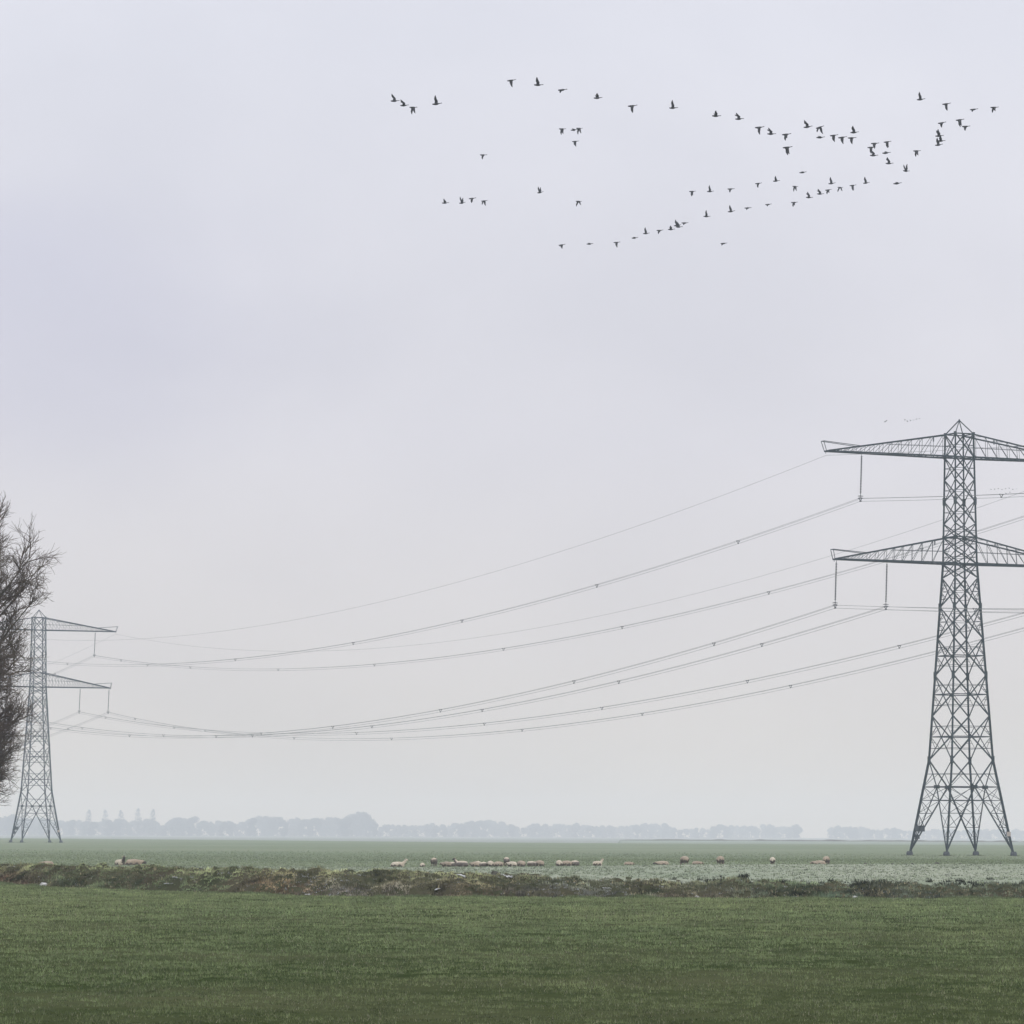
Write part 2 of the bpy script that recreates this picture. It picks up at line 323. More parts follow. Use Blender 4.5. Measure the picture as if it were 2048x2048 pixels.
# far field: short crop seen as a thin fringe beyond the sheep
x, y = frustum_points(264, 620, 5.5, .145); kp = RNG.random(len(x)) > sstep(275, 600, y); x, y = x[kp], y[kp]; k = len(x)
c = np.array([.205, .245, .145])*RNG.uniform(.65, 1.25, (k, 1))*(.7+.6*fbm(x*.05, y*.02, 8)[:, None])
parts = [blades(np.stack([x, y, terrain(x, y)-.01], 1), RNG.uniform(.03, .09, k), RNG.uniform(.08, .22, k), c, .9)]
for Tc in (T1, T2):
    for su in (-1, 1):
        for sv in (-1, 1):
            cc = Tc+A2*(su*4.77)+B2*(sv*4.77); m_ = 160; an = RNG.uniform(0, 6.28, m_); rr_ = .38+np.abs(RNG.normal(0, .45, m_)); xx = cc.x+rr_*np.cos(an); yy = cc.y+rr_*np.sin(an)
            parts.append(blades(np.stack([xx, yy, terrain(xx, yy)-.01], 1), RNG.uniform(.05, .20, m_), RNG.uniform(.04, .10, m_), np.array([[.15, .17, .09]])*RNG.uniform(.5, 1.3, (m_, 1)), .8))
grass_object('far_crop', parts, M_GRASS, 'low green winter crop on the far field behind the sheep', 'crop')

ZK, WZ = [0, 12.0, 36.7, 40.1, 53.2], [9.54, 5.87, 3.12, 2.98, 2.62]
def bw(z): return float(np.interp(z, ZK, WZ))/2
def corner(su, sv, z): h = bw(z); return Vector((su*h, sv*h, z))

def unit_angle(name, mat):      # steel angle section, one metre long, one metre wide: scaled to each bar
    t = .22
    prof = [(-.5, -.5), (.5, -.5), (.5, -.5+t), (-.5+t, -.5+t), (-.5+t, .5), (-.5, .5)]
    V = [(a, b, 0) for a, b in prof]+[(a, b, 1) for a, b in prof]; k = 6
    Fc = [[i, (i+1) % k, k+(i+1) % k, k+i] for i in range(k)]+[list(range(k-1, -1, -1)), list(range(k, 2*k))]
    return mesh(name, V, Fc, mat)
ANGLE = unit_angle('steel_angle', M_STEEL)
def bar_matrix(p, q, w, up=Vector((0, 0, 1))):
    p, q = Vector(p), Vector(q); d = q-p; L = d.length; zq = d.normalized().to_track_quat('Z', 'Y')
    return Matrix.Translation(p) @ zq.to_matrix().to_4x4() @ Matrix.Diagonal((w, w, L, 1))
def bar(name, p, q, w, parent):
    o = bpy.data.objects.new(name, ANGLE); link(o, parent); o.matrix_local = bar_matrix(p, q, w); return o
AV = [v.co.copy() for v in ANGLE.vertices]; AF = [list(f.vertices) for f in ANGLE.polygons]
class Joined:
    def __init__(s): s.V, s.F = [], []
    def bar(s, p, q, w):
        m = bar_matrix(p, q, w); o = len(s.V); s.V += [tuple(m @ v) for v in AV]; s.F += [[i+o for i in f] for f in AF]
    def box(s, c, sx, sy, sz):
        o = len(s.V); c = Vector(c)
        s.V += [tuple(c+Vector((a*sx/2, b*sy/2, d*sz/2))) for a in (-1, 1) for b in (-1, 1) for d in (-1, 1)]
        s.F += [[i+o for i in f] for f in ([0, 1, 3, 2], [4, 6, 7, 5], [0, 4, 5, 1], [2, 3, 7, 6], [0, 2, 6, 4], [1, 5, 7, 3])]
    def lathe(s, prof, seg=10, off=(0, 0, 0), M=None):
        o = len(s.V); off = Vector(off)
        for r, z in prof:
            for i in range(seg):
                a = 2*math.pi*i/seg; v = Vector((r*math.cos(a), r*math.sin(a), z)); v = (M @ v if M else v)+off; s.V.append(tuple(v))
        for j in range(len(prof)-1):
            for i in range(seg): s.F.append([o+j*seg+i, o+j*seg+(i+1) % seg, o+(j+1)*seg+(i+1) % seg, o+(j+1)*seg+i])
        s.F.append([o+i for i in range(seg)][::-1]); s.F.append([o+(len(prof)-1)*seg+i for i in range(seg)])
    def build(s, name, mat, parent=None, smooth=False):
        return obj(name, mesh(name, s.V, s.F, mat, smooth), parent)

FACES = [((-1, -1), (1, -1)), ((1, -1), (1, 1)), ((1, 1), (-1, 1)), ((-1, 1), (-1, -1))]
NODES = [53.2, 50.25, 47.4, 44.67, 41.81, 40.1, 38.38, 36.72, 34.96, 31.3, 27.31, 22.65, 17.54, 12.0]
INS_L = 5.6; YOKE = .5; SWING = .19
UU, UO, UI = 13.93, 17.52, 10.40       # where the insulator strings hang along the arms
ZU, ZL = 50.2, 36.72

def insulator(parent, u, z):
    j = Joined(); prof = [(.03, 0)]; nd = 24; L = INS_L-.5
    prof = []
    prof += [(.035, 0), (.035, .35)]
    for i in range(nd):
        a = .35+(L-.35)*i/nd; st = (L-.35)/nd
        prof += [(.05, a), (.135, a+.25*st), (.13, a+.45*st), (.05, a+.6*st)]
    prof += [(.035, L), (.035, L+.3)]
    prof = [(r, -zz) for r, zz in prof]
    tilt = Matrix.Rotation(math.atan2(SWING, INS_L), 3, 'Y')
    j.lathe(prof, 8, (u, 0, z), tilt)
    o = j.build('insulator_string', M_INS, parent, True)
    bot = Vector((u-SWING, 0, z-INS_L))
    y = Joined(); y.bar(bot+Vector((-.24, 0, 0)), bot+Vector((.24, 0, 0)), .09); y.bar(bot+Vector((-.22, 0, 0)), bot+Vector((0, 0, -.40)), .07); y.bar(bot+Vector((.22, 0, 0)), bot+Vector((0, 0, -.40)), .07)
    y.box(bot+Vector((-.2, 0, -.06)), .10, .5, .10); y.box(bot+Vector((.2, 0, -.06)), .10, .5, .10); y.box(bot+Vector((0, 0, -.43)), .10, .5, .12)
    y.bar(bot+Vector((0, 0, .35)), bot, .07)
    y.build('yoke_plate', M_SPACER, o)
    g = Joined(); seg = 14; rr = .34
    pts = [bot+Vector((rr*math.cos(2*math.pi*i/seg), .22*math.sin(2*math.pi*i/seg), .22)) for i in range(seg)]
    for i in range(seg): g.bar(pts[i], pts[(i+1) % seg], .06)
    g.bar(pts[0], bot+Vector((0, 0, .3)), .04); g.bar(pts[seg//2], bot+Vector((0, 0, .3)), .04)
    g.build('grading_ring', M_SPACER, o)

def cross_arm(parent, sg, zb, zt, tip, horn_u, horn_z):
    hb, ht = bw(zb), bw(zt); tv = .32; tipz = zb+.12
    jb = Joined()
    def bot(t, sv): return Vector((sg*(hb+(tip-hb)*t), sv*(hb+(tv-hb)*t), zb+(.05)*t))
    def topc(t, sv): return Vector((sg*(ht+(tip-.3-ht)*t), sv*(ht+(tv-ht)*t), zt+(tipz-zt)*t))
    for sv in (-1, 1):
        jb.bar(bot(0, sv), bot(1, sv), .21); jb.bar(topc(0, sv), topc(1, sv), .17)
    arm = jb.build('cross_arm', M_STEEL, parent)
    ts = [0, .10, .195, .285, .37, .45, .525, .60, .675, .745, .81, .87, .93]
    for sv in (-1, 1):
        for i in range(1, len(ts)):
            if ts[i] < .9: bar('lattice_bar', bot(ts[i], sv), topc(ts[i], sv), .055, arm)
            bar('lattice_bar', bot(ts[i], sv), topc(ts[i-1], sv), .06, arm)
    for i in range(len(ts)-1):
        a = 1 if i % 2 else -1
        bar('lattice_bar', bot(ts[i], a), bot(ts[i+1], -a), .06, arm)
        bar('lattice_bar', bot(ts[i+1], -1), bot(ts[i+1], 1), .055, arm)
        if i < 8: bar('lattice_bar', topc(ts[i], -a), topc(ts[i+1], a), .045, arm)
    # catwalk rails inside the arm
    for sv in (-1, 1):
        zr = zb+(zt-zb)*.46
        bar('catwalk_rail', (sg*hb, sv*.42, zr), (sg*(hb+(tip-hb)*.5), sv*.36, zb+(zt-zb)*.44), .045, arm)
    # upturned end frame
    uh = horn_u; hs = .74
    p0 = [topc(hs, sv) for sv in (-1, 1)]; p1 = [Vector((sg*uh, sv*tv*1.15, horn_z)) for sv in (-1, 1)]
    hj = Joined()
    for k in range(2):
        hj.bar(p0[k], p1[k], .085); hj.bar(bot(1, (-1, 1)[k]), p1[k], .085)
    hj.bar(p1[0], p1[1], .085); hj.bar(bot(1, -1), bot(1, 1), .15)
    hj.bar(bot(1, 0), bot(1, 0)+Vector((0, 0, -.32)), .08)
    hj.build('end_frame', M_STEEL, arm)
    pl = Joined(); u = sg*(hb+(tip-hb)*.17); pl.box((u, -bw(zb)*.86, zt-.85), .16, .05, .62); pl.build('circuit_plate', M_CAB, arm)

def make_pylon(name):
    root = empty(name)
    for su in (-1, 1):
        for sv in (-1, 1):
            j = Joined()
            j.bar(corner(su, sv, .35), corner(su, sv, 12.0), .27); j.bar(corner(su, sv, 12.0), corner(su, sv, 36.72), .24); j.bar(corner(su, sv, 36.72), corner(su, sv, 53.2), .19)
            for zz in (12.0, 22.65, 31.3, 44.67): j.box(corner(su, sv, zz), .30, .30, .95)
            for zz in (50.25, 53.2, 40.1, 36.72): j.box(corner(su, sv, zz), .27, .27, .45)
            leg = j.build('leg', M_STEEL, root)
            f = Joined(); c = corner(su, sv, 0)
            f.lathe([(.42, -.9), (.42, .32), (.33, .55)], 10, (c.x, c.y, 0)); f.build('concrete_footing', M_CONC, leg)
    sec = Joined()
    for (a, b) in FACES:
        P = lambda t, z: corner(*a, z).lerp(corner(*b, z), t)
        for k in range(len(NODES)-1):
            z1, z0 = NODES[k], NODES[k+1]; h = z1-z0
            wd = .15 if z0 < 36 else .135
            bar('diagonal_brace', P(0, z1), P(1, z0), wd, root); bar('diagonal_brace', P(1, z1), P(0, z0), wd*.85, root)
            zm = (z0+z1)/2
            # crossing point of the X on a tapering face
            w1, w0 = bw(z1), bw(z0); zx = z1-h*w1/(w1+w0)
            if z0 > 41 or h < 4.5:
                sec.bar(P(0, zx), P(.26, zx), .06); sec.bar(P(.74, zx), P(1, zx), .06); sec.bar(P(.2, zx+.0), P(.8, zx), .05)
            if h > 3.4:
                f1 = .5*(zx-z0)/(zx-z0)
                for t0, t1 in ((0, .25), (1, .75)):
                    for zz, sgn in (((z1+zx)/2, 1), ((z0+zx)/2, -1)):
                        sec.bar(P(t0, zz), P(t1, zz), .06); sec.bar(P(t0, zx), P(t1, zz), .06)
                        sec.bar(P(t0, (zz+zx)/2), P((t0+t1)/2, (zz+zx)/2), .05)
                if h > 4.4:
                    bar('horizontal_brace', P(0, zx), P(1, zx), .12, root)
                    for zz in ((z1+zx)/2, (z0+zx)/2): sec.bar(P(.25, zz), P(.75, zz), .05)
        for zz in (53.2, 50.25, 40.1, 36.72): bar('horizontal_brace', P(0, zz), P(1, zz), .14, root)
        # foot portal: V from the knee down to the mid-face node, inverted V from there to the feet
        zk, zm = 12.0, 8.62; Mid = P(.5, zm)
        bar('diagonal_brace', P(0, zk), Mid, .14, root); bar('diagonal_brace', P(1, zk), Mid, .14, root)
        bar('diagonal_brace', Mid, P(0, .6), .15, root); bar('diagonal_brace', Mid, P(1, .6), .15, root)
        bar('horizontal_brace', P(0, zm), P(1, zm), .13, root)
        g = Joined(); g.box(Mid, .55, .55, .42); g.build('gusset_plate', M_STEEL, root)
        sec.bar(P(.0, 10.25), P(.26, 10.25), .06); sec.bar(P(1, 10.25), P(.74, 10.25), .06); sec.bar(P(.26, 10.25), P(.74, 10.25), .05)
        sec.bar(P(0, zm), P(.26, 10.25), .06); sec.bar(P(1, zm), P(.74, 10.25), .06)
        lev = [zm, 6.93, 5.3, 3.57, 2.1, .9]
        for s0 in (0, 1):
            def on_v(z): t = (zm-z)/(zm-.6); return Mid.lerp(P(s0, .6), t)
            for i, zz in enumerate(lev[1:-1]):
                sec.bar(P(s0, zz), on_v(zz), .075); sec.bar(P(s0, lev[i]), on_v(zz), .06); sec.bar(on_v(lev[i]) if i else Mid, P(s0, zz), .05)
        bar('horizontal_brace', P(.5, zm).lerp(P(0, .6), (zm-6.93)/(zm-.6)), P(.5, zm).lerp(P(1, .6), (zm-6.93)/(zm-.6)), .11, root)
    # plan bracing
    for zz in (8.62, 6.93, 36.72, 50.25):
        h = bw(zz)
        if zz < 10:
            m = [Vector((0, -h, zz)), Vector((h, 0, zz)), Vector((0, h, zz)), Vector((-h, 0, zz))]
            for i in range(4): sec.bar(m[i], m[(i+1) % 4], .07)
        else:
            sec.bar((-h, -h, zz), (h, h, zz), .07); sec.bar((-h, h, zz), (h, -h, zz), .07)
    tag(sec.build('secondary_bracing', M_STEEL, root), kind='stuff')
    # peak
    pk = Joined()
    for su in (-1, 1):
        for sv in (-1, 1): pk.bar(corner(su, sv, 53.2), (0, 0, 55), .12)
    pk.lathe([(.10, 54.85), (.14, 54.95), (.05, 55.15)], 8); pk.build('peak', M_STEEL, root)
    for sg in (-1, 1):
        cross_arm(root, sg, 50.25, 53.15, 19.0, 19.42, 51.53); cross_arm(root, sg, 36.76, 40.05, 17.85, 18.12, 38.03)
        insulator(root, sg*UU, ZU); insulator(root, sg*UO, ZL); insulator(root, sg*UI, ZL)
    # cabinet and cable duct on one leg, warning sign on another
    c = corner(-1, 1, 3.4); k = Joined(); k.box(c+Vector((.42, -.42, 0)), .95, .95, .75); k.box(c+Vector((.2, -.2, -1.05)), .45, .4, .5); k.build('equipment_cabinet', M_CAB, root)
    c = corner(1, -1, 2.75); k = Joined(); k.box(c+Vector((-.12, -.2, 0)), .52, .06, .55); k.build('warning_sign', M_SIGN, root)
    return root
def copy_tree(o, parent=None):
    c = o.copy(); COL.objects.link(c); c.parent = parent
    for ch in list(o.children): copy_tree(ch, c)
    return c
py1 = make_pylon('lattice_pylon'); py1.location = (*T1.xy, 0); py1.rotation_euler.z = AR
tag(py1, 'tall grey steel lattice pylon nearest the camera, its right arms cut by the frame', 'pylon', 'high-voltage pylons')
py2 = copy_tree(py1); py2.location = (*T2.xy, 0)
tag(py2, 'distant hazy lattice pylon half hidden behind the bare tree at the left edge', 'pylon', 'high-voltage pylons')

# ------------------------------------------------------------------ wires
def tube(P, r, seg=4):
    P = np.asarray(P, float); k = len(P); T = np.gradient(P, axis=0); T /= np.linalg.norm(T, axis=1)[:, None]
    up = np.tile([0, 0, 1.0], (k, 1)); A = np.cross(T, up); A /= np.linalg.norm(A, axis=1)[:, None]; B = np.cross(A, T)
    V = np.concatenate([P[:, None]+r*(A[:, None]*math.cos(2*math.pi*i/seg)+B[:, None]*math.sin(2*math.pi*i/seg)) for i in range(seg)], 1)
    ix = np.arange(k*seg).reshape(k, seg); nx = np.roll(ix, -1, 1)
    return V.reshape(-1, 3), np.stack([ix[:-1], nx[:-1], nx[1:], ix[1:]], -1).reshape(-1, 4)
def para(A, B, sag, k=72, t0=0, t1=1):
    t = np.linspace(t0, t1, k)[:, None]; C = np.array(A)+(np.array(B)-np.array(A))*t; C[:, 2] -= 4*sag*(t*(1-t))[:, 0]; return C
SP_T = [.079, .185, .305, .419, .565, .693, .828, .949]
sp = Joined()
p = [Vector((-.2, 0, 0)), Vector((.2, 0, 0)), Vector((0, 0, -.37))]
for i in range(3): sp.bar(p[i], p[(i+1) % 3], .065)
for q in p: sp.box(q, .10, .18, .10)
SPM = mesh('spacer', sp.V, sp.F, M_SPACER)
def bundle(Ta, Tb, u, z, sag, label, group, t1=1.0):
    A = Ta+A2*(u-SWING); B = Tb+A2*(u-SWING); A.z = B.z = z-INS_L-.06
    C = para(A, B, sag, 80, 0, t1)
    mid = Vector(C[0]); root = empty('conductor_bundle', mid)
    for du, dz in ((-.2, 0), (.2, 0), (0, -.37)):
        off = np.array(A2*du)+np.array((0, 0, dz)); V, Fc = tube(C+off-np.array(mid), .021); obj('wire', mesh('wire', V, Fc, M_WIRE, True), root)
    for t in SP_T:
        if t > t1: continue
        q = Vector(para(A, B, sag, 2, t, t)[0]); o = obj('spacer', SPM, root); o.location = q-mid; o.rotation_euler.z = AR
    tag(root, label, 'power line', group)
def earth(Ta, Tb, u, z, sag, label, group, t1=1.0):
    A = Ta+A2*u; B = Tb+A2*u; A.z = B.z = z; C = para(A, B, sag, 80, 0, t1); V, Fc = tube(C-C[0], .019)
    o = obj('earth_wire', mesh('earth_wire', V, Fc, M_WIRE, True)); o.location = Vector(C[0]); tag(o, label, 'power line', group)
side = {-1: 'left', 1: 'right'}
for (Ta, Tb, sg_key, dsag, where, grp, t1) in (
        (T1, T2, 'm', (9.72, 10.65, 10.46, 10.12, 10.65, 9.67, 10.11, 11.88), 'spanning between the two pylons', 'wires between the pylons', 1),
        (T1, T0, 'r', (8.3, 8.0, 8.0, 8.3, 8.2, 8.0, 8.8, 8.8), 'leaving the near pylon rightwards', 'wires beyond the near pylon', .93),
        (T2, T3, 'l', (10, 10.4, 10.4, 10, 10.4, 10.4, 10.5, 10.5), 'leaving the far pylon leftwards', 'wires beyond the far pylon', 1)):
    for k, (u, z, nm) in enumerate(((-UU, ZU, 'left upper arm'), (-UO, ZL, "left lower arm's outer end"), (-UI, ZL, "left lower arm's inner hanger"),
                                    (UU, ZU, 'right upper arm'), (UO, ZL, "right lower arm's outer end"), (UI, ZL, "right lower arm's inner hanger"))):
        bundle(Ta, Tb, u, z, dsag[k], f'triple conductor from the {nm}, {where}', grp, t1)
    for k, sg in enumerate((-1, 1)):
        earth(Ta, Tb, sg*18.95, 49.75, dsag[6+k], f'thin earth wire from the {side[sg]} upper arm tip, {where}', grp, t1)

# ------------------------------------------------------------------ bare tree at the left edge
def build_tree(root_xy):
    rnd = random.Random(5)
    bx, by = root_xy; bz = tz(bx, by)-.1
    root = empty('bare_tree', (bx, by, bz))
    HT = 17.0
    Rz, Rr = [2.5, 4.9, 6.4, 8.8, 10.8, 12.3, 13.6, 15.0, 16.4, 17.5, 18.4], [1.2, 2.3, 3.1, 3.9, 5.2, 6.0, 5.8, 3.9, 2.1, 1.0, .4]
    segs = [[], []]       # 0 trunk and limbs, 1 branches and twigs: list of (p, q, r0, r1, sides)
    def grow(p, d, L, r0, r1, nseg, up, wob, sides, slot):
        pts = [p.copy()]; rad = [r0]; d = d.normalized()
        for i in range(nseg):
            d = (d+Vector((rnd.gauss(0, wob), rnd.gauss(0, wob), rnd.gauss(0, wob)+up))).normalized()
            p = p+d*(L/nseg); f = (i+1)/nseg; pts.append(p.copy()); rad.append(r0+(r1-r0)*f)
        segs[slot].append((pts, rad, sides)); return pts, rad
    def rot_out(d, ang, az):
        d = d.normalized(); a = d.orthogonal().normalized(); q = Quaternion(d, az); return (d*math.cos(ang)+(q @ a)*math.sin(ang)).normalized()
    tp, tr = grow(Vector((0, 0, 0)), Vector((.02, .01, 1)), HT*.93, .42, .05, 14, 0, .035, 9, 0)
    def pt(pts, t): i = min(int(t*(len(pts)-1)), len(pts)-2); f = t*(len(pts)-1)-i; return pts[i].lerp(pts[i+1], f), (pts[i+1]-pts[i])
    nl = 128
    for i in range(nl):
        t = .25+.73*(i+.5)/nl; p, d = pt(tp, t); z = p.z
        az = i*2.399+rnd.uniform(-.4, .4)
        el = R(8+58*(t**1.25))+rnd.uniform(-.12, .12)
        dirv = Vector((math.cos(az)*math.cos(el), math.sin(az)*math.cos(el), math.sin(el)))
        zr = z+3.2*math.sin(el)
        Lm = float(np.interp(zr, Rz, Rr))*rnd.uniform(.74, 1.10)/max(.45, math.cos(el)); Lm = min(Lm, 7.5)
        lp, lr = grow(p, dirv, Lm, .15*(1-.5*t)+.02, .016, 9, .03, .085, 6, 0)
        for j in range(13):
            t2 = .18+.80*(j+rnd.random())/13; p2, d2 = pt(lp, t2)
            L2 = (1.0+2.1*(1-t2))*rnd.uniform(.7, 1.2)*(.55+.45*Lm/7)
            dd = rot_out(d2, R(rnd.uniform(28, 62)), rnd.uniform(0, 6.28)); dd = (dd+Vector((0, 0, .15))).normalized()
            bp, br = grow(p2, dd, L2, .034, .011, 5, .05, .18, 4, 1)
            n3 = 8
            for q in range(n3):
                t3 = .15+.85*(q+rnd.random())/n3; p3, d3 = pt(bp, min(t3, .99))
                dd3 = (rot_out(d3, R(rnd.uniform(22, 60)), rnd.uniform(0, 6.28))+Vector((0, 0, .12))).normalized()
                L3 = rnd.uniform(.5, 1.15)
                cp, cr_ = grow(p3, dd3, L3, .015, .009, 3, .05, .2, 3, 1)
                for u in range(4):
                    p4, d4 = pt(cp, min(.2+.8*rnd.random(), .99))
                    dd4 = (rot_out(d4, R(rnd.uniform(20, 50)), rnd.uniform(0, 6.28))+Vector((0, 0, .15))).normalized()
                    grow(p4, dd4, rnd.uniform(.25, .65), .010, .006, 2, .05, .22, 3, 1)
    for slot, nm, mat in ((0, 'trunk', M_BARK), (1, 'crown', M_TWIG)):
        V, Fc = [], []; o = 0
        for pts, rad, sd in segs[slot]:
            k = len(pts); P = np.array([tuple(q) for q in pts]); T = np.gradient(P, axis=0); T /= np.linalg.norm(T, axis=1)[:, None]+1e-9
            ref = np.array([.31, .95, .02]); A = np.cross(T, ref); A /= np.linalg.norm(A, axis=1)[:, None]+1e-9; B = np.cross(A, T); rr = np.array(rad)[:, None]
            ring = np.stack([P+rr*(A*math.cos(2*math.pi*i/sd)+B*math.sin(2*math.pi*i/sd)) for i in range(sd)], 1).reshape(-1, 3)
            ix = np.arange(k*sd).reshape(k, sd)+o; nx = np.roll(ix, -1, 1)
            V.append(ring); Fc.append(np.stack([ix[:-1], nx[:-1], nx[1:], ix[1:]], -1).reshape(-1, 4)); o += k*sd
        obj(nm, mesh(nm, np.concatenate(V), np.concatenate(Fc), mat, True), root)
    tag(root, 'large bare winter tree with dense brown twigs at the left edge', 'tree')
build_tree(((-75-1024)/F*190, 190))

# ------------------------------------------------------------------ hazy far trees
def far_tree_mesh(seed, H, RW, kind):
    rg = np.random.default_rng(seed); k = 4200 if kind == 'round' else 420
    if kind == 'poplar':
        z = rg.uniform(.08, 1, k); rad = RW*np.sqrt(np.clip(np.sin(np.pi*np.clip(z*.93+.05, 0, 1)), 0, 1))*np.sqrt(rg.random(k)); a = rg.uniform(0, 6.28, k)
        P = np.stack([rad*np.cos(a), rad*np.sin(a), z*H], 1)
    else:
        lob = [(rg.uniform(-.45, .45)*RW, rg.uniform(-.45, .45)*RW, H*(rg.uniform(.45, .82) if (seed % 3 == 2 or q_ > 3) else rg.uniform(.12, .4)), RW*rg.uniform(.42, .68), H*rg.uniform(.13, .22)) for q_ in range(9)]
        sel = rg.integers(0, 9, k); u = rg.normal(0, 1, (k, 3)); u /= np.linalg.norm(u, axis=1)[:, None]; u *= (rg.random(k)**.6)[:, None]
        Lb = np.array(lob)[sel]; P = Lb[:, :3]+u*np.stack([Lb[:, 3], Lb[:, 3], Lb[:, 4]], 1)
    sz = rg.uniform(.4, 1.0, k)*(1 if kind == 'round' else .8)
    d1 = rg.normal(0, 1, (k, 3)); d1 /= np.linalg.norm(d1, axis=1)[:, None]; d2 = np.cross(d1, rg.normal(0, 1, (k, 3))); d2 /= np.linalg.norm(d2, axis=1)[:, None]
    V = np.stack([P-d1*sz[:, None], P+d2*sz[:, None]*.5, P+d1*sz[:, None], P-d2*sz[:, None]*.5], 1).reshape(-1, 3)
    return mesh('far_crown', V, np.arange(4*k).reshape(-1, 4), M_FARCROWN)
def trunk_mesh(H, r):
    j = Joined(); j.lathe([(r*1.3, -1), (r, H*.2), (r*.7, H*.5), (r*.25, H*.85)], 6)
    for i in range(6):
        a = i*2.4; z0 = H*(.3+.06*i); j.bar((0, 0, z0), (H*.16*math.cos(a), H*.16*math.sin(a), z0+H*.17), r*.5)
    return mesh('far_trunk', j.V, j.F, M_BARK)
ROUND = [(far_tree_mesh(s, 20, 7+.6*(s % 3), 'round'), trunk_mesh(20, .38)) for s in range(6)]
POP = [(far_tree_mesh(50+s, 20, 2.7, 'poplar'), trunk_mesh(20, .3)) for s in range(2)]
def far_tree(px, ytop, D, kind, label, group, i):
    g = at(px, 1700, D); gx, gy = g.x, D; gz = tz(gx, gy)
    H = at(px, ytop, D).z-gz; cm, tm = (POP if kind == 'poplar' else ROUND)[i % (2 if kind == 'poplar' else 6)]
    nm = 'poplar_tree' if kind == 'poplar' else 'far_tree'
    r = empty(nm, (gx, gy, gz), (i*1.7) % 6.28); k = H/20
    c = obj('crown', cm, r); c.scale = (k if kind == 'poplar' else max(k, .62), k if kind == 'poplar' else max(k, .62), k)
    t = obj('trunk', tm, r); t.scale = (k, k, k)
    tag(r, label, 'tree', group)
PROF = [(-60, 1628), (0, 1628), (60, 1630), (120, 1634), (150, 1640), (180, 1637), (300, 1637), (330, 1645), (345, 1630), (385, 1632), (395, 1643), (415, 1636), (460, 1641), (490, 1641), (500, 1630), (540, 1627), (570, 1634), (620, 1633), (690, 1634), (700, 1622), (720, 1617), (738, 1627), (750, 1648), (790, 1645), (815, 1648), (880, 1645), (930, 1640), (990, 1637), (1010, 1645), (1045, 1652), (1060, 1645), (1150, 1644), (1200, 1648), (1280, 1646), (1330, 1645), (1350, 1655), (1420, 1655), (1430, 1646), (1500, 1648), (1600, 1648), (1605, 1668), (1652, 1668), (1660, 1652), (1700, 1651), (1760, 1656), (1900, 1655), (2048, 1655), (2120, 1655)]
ppx = [a for a, b in PROF]; ppy = [b for a, b in PROF]
DX, DD = [-60, 700, 1000, 1500, 2120], [6000, 6000, 6300, 6800, 7200]
ord_ = ['leftmost', 'second', 'third', 'fourth', 'rightmost']
for i, (px_, yt) in enumerate(((177, 1619), (210, 1620), (241, 1620), (275, 1617), (305, 1618))):
    far_tree(px_, yt, 5950, 'poplar', f'hazy slim poplar rising above the far tree belt, {ord_[i]} of five', 'row of five hazy poplars', i)
px_ = -55.; i = 0
rt = random.Random(3)
while px_ < 2110:
    D = float(np.interp(px_, DX, DD))+rt.uniform(-350, 450); yt = float(np.interp(px_, ppx, ppy))
    if yt < 1662:
        for lim, where in ((160, 'left of the five poplars'), (335, 'below the five poplars'), (490, 'just right of the five poplars'), (698, 'left of the tallest rounded tree'), (738, ''), (1050, 'right of the tallest rounded tree'), (1350, 'above the sheep row'), (1606, 'left of the near pylon'), (3000, 'behind the near pylon')):
            if px_ < lim: break
        if not where: lab, grp = 'tallest rounded hazy tree standing above the far tree belt', 'tallest rounded trees of the belt'
        else: lab, grp = f'pale blue-grey tree in the hazy horizon belt {where}', 'hazy tree belt '+where
        far_tree(px_, yt+rt.uniform(-1.5, 4.5), D, 'round', lab, grp, i)
        if i % 2: far_tree(px_+rt.uniform(-5, 5), yt+(1672-yt)*rt.uniform(.3, .55), D-60, 'round', lab, grp, i+2)
    px_ += rt.uniform(9.5, 15)*6000/D; i += 1
# brushwood under the belt, one mass
rg = np.random.default_rng(8); k = 16000; q = rg.uniform(-60, 2110, k); yt = np.interp(q, ppx, ppy); ok = yt < 1662; q, yt = q[ok], yt[ok]; k = len(q)
D = np.interp(q, DX, DD)+rg.uniform(-70, 70, k); gx = (q-1024)/F*D; gz = terrain(gx, D); hh = (9+7*vnoise(q*.06, q*0, 3))*rg.random(k)**1.3
P = np.stack([gx, D, gz+hh], 1); sz = rg.uniform(.6, 1.7, k)
d1 = rg.normal(0, 1, (k, 3)); d1 /= np.linalg.norm(d1, axis=1)[:, None]; d2 = np.cross(d1, rg.normal(0, 1, (k, 3))); d2 /= np.linalg.norm(d2, axis=1)[:, None]
V = np.stack([P-d1*sz[:, None], P+d2*sz[:, None]*.6, P+d1*sz[:, None], P-d2*sz[:, None]*.6], 1).reshape(-1, 3)
tag(obj('far_brushwood', mesh('far_brushwood', V, np.arange(4*k).reshape(-1, 4), M_FARCROWN)), 'hazy brushwood filling the foot of the far tree belt', 'brushwood', kind='stuff')
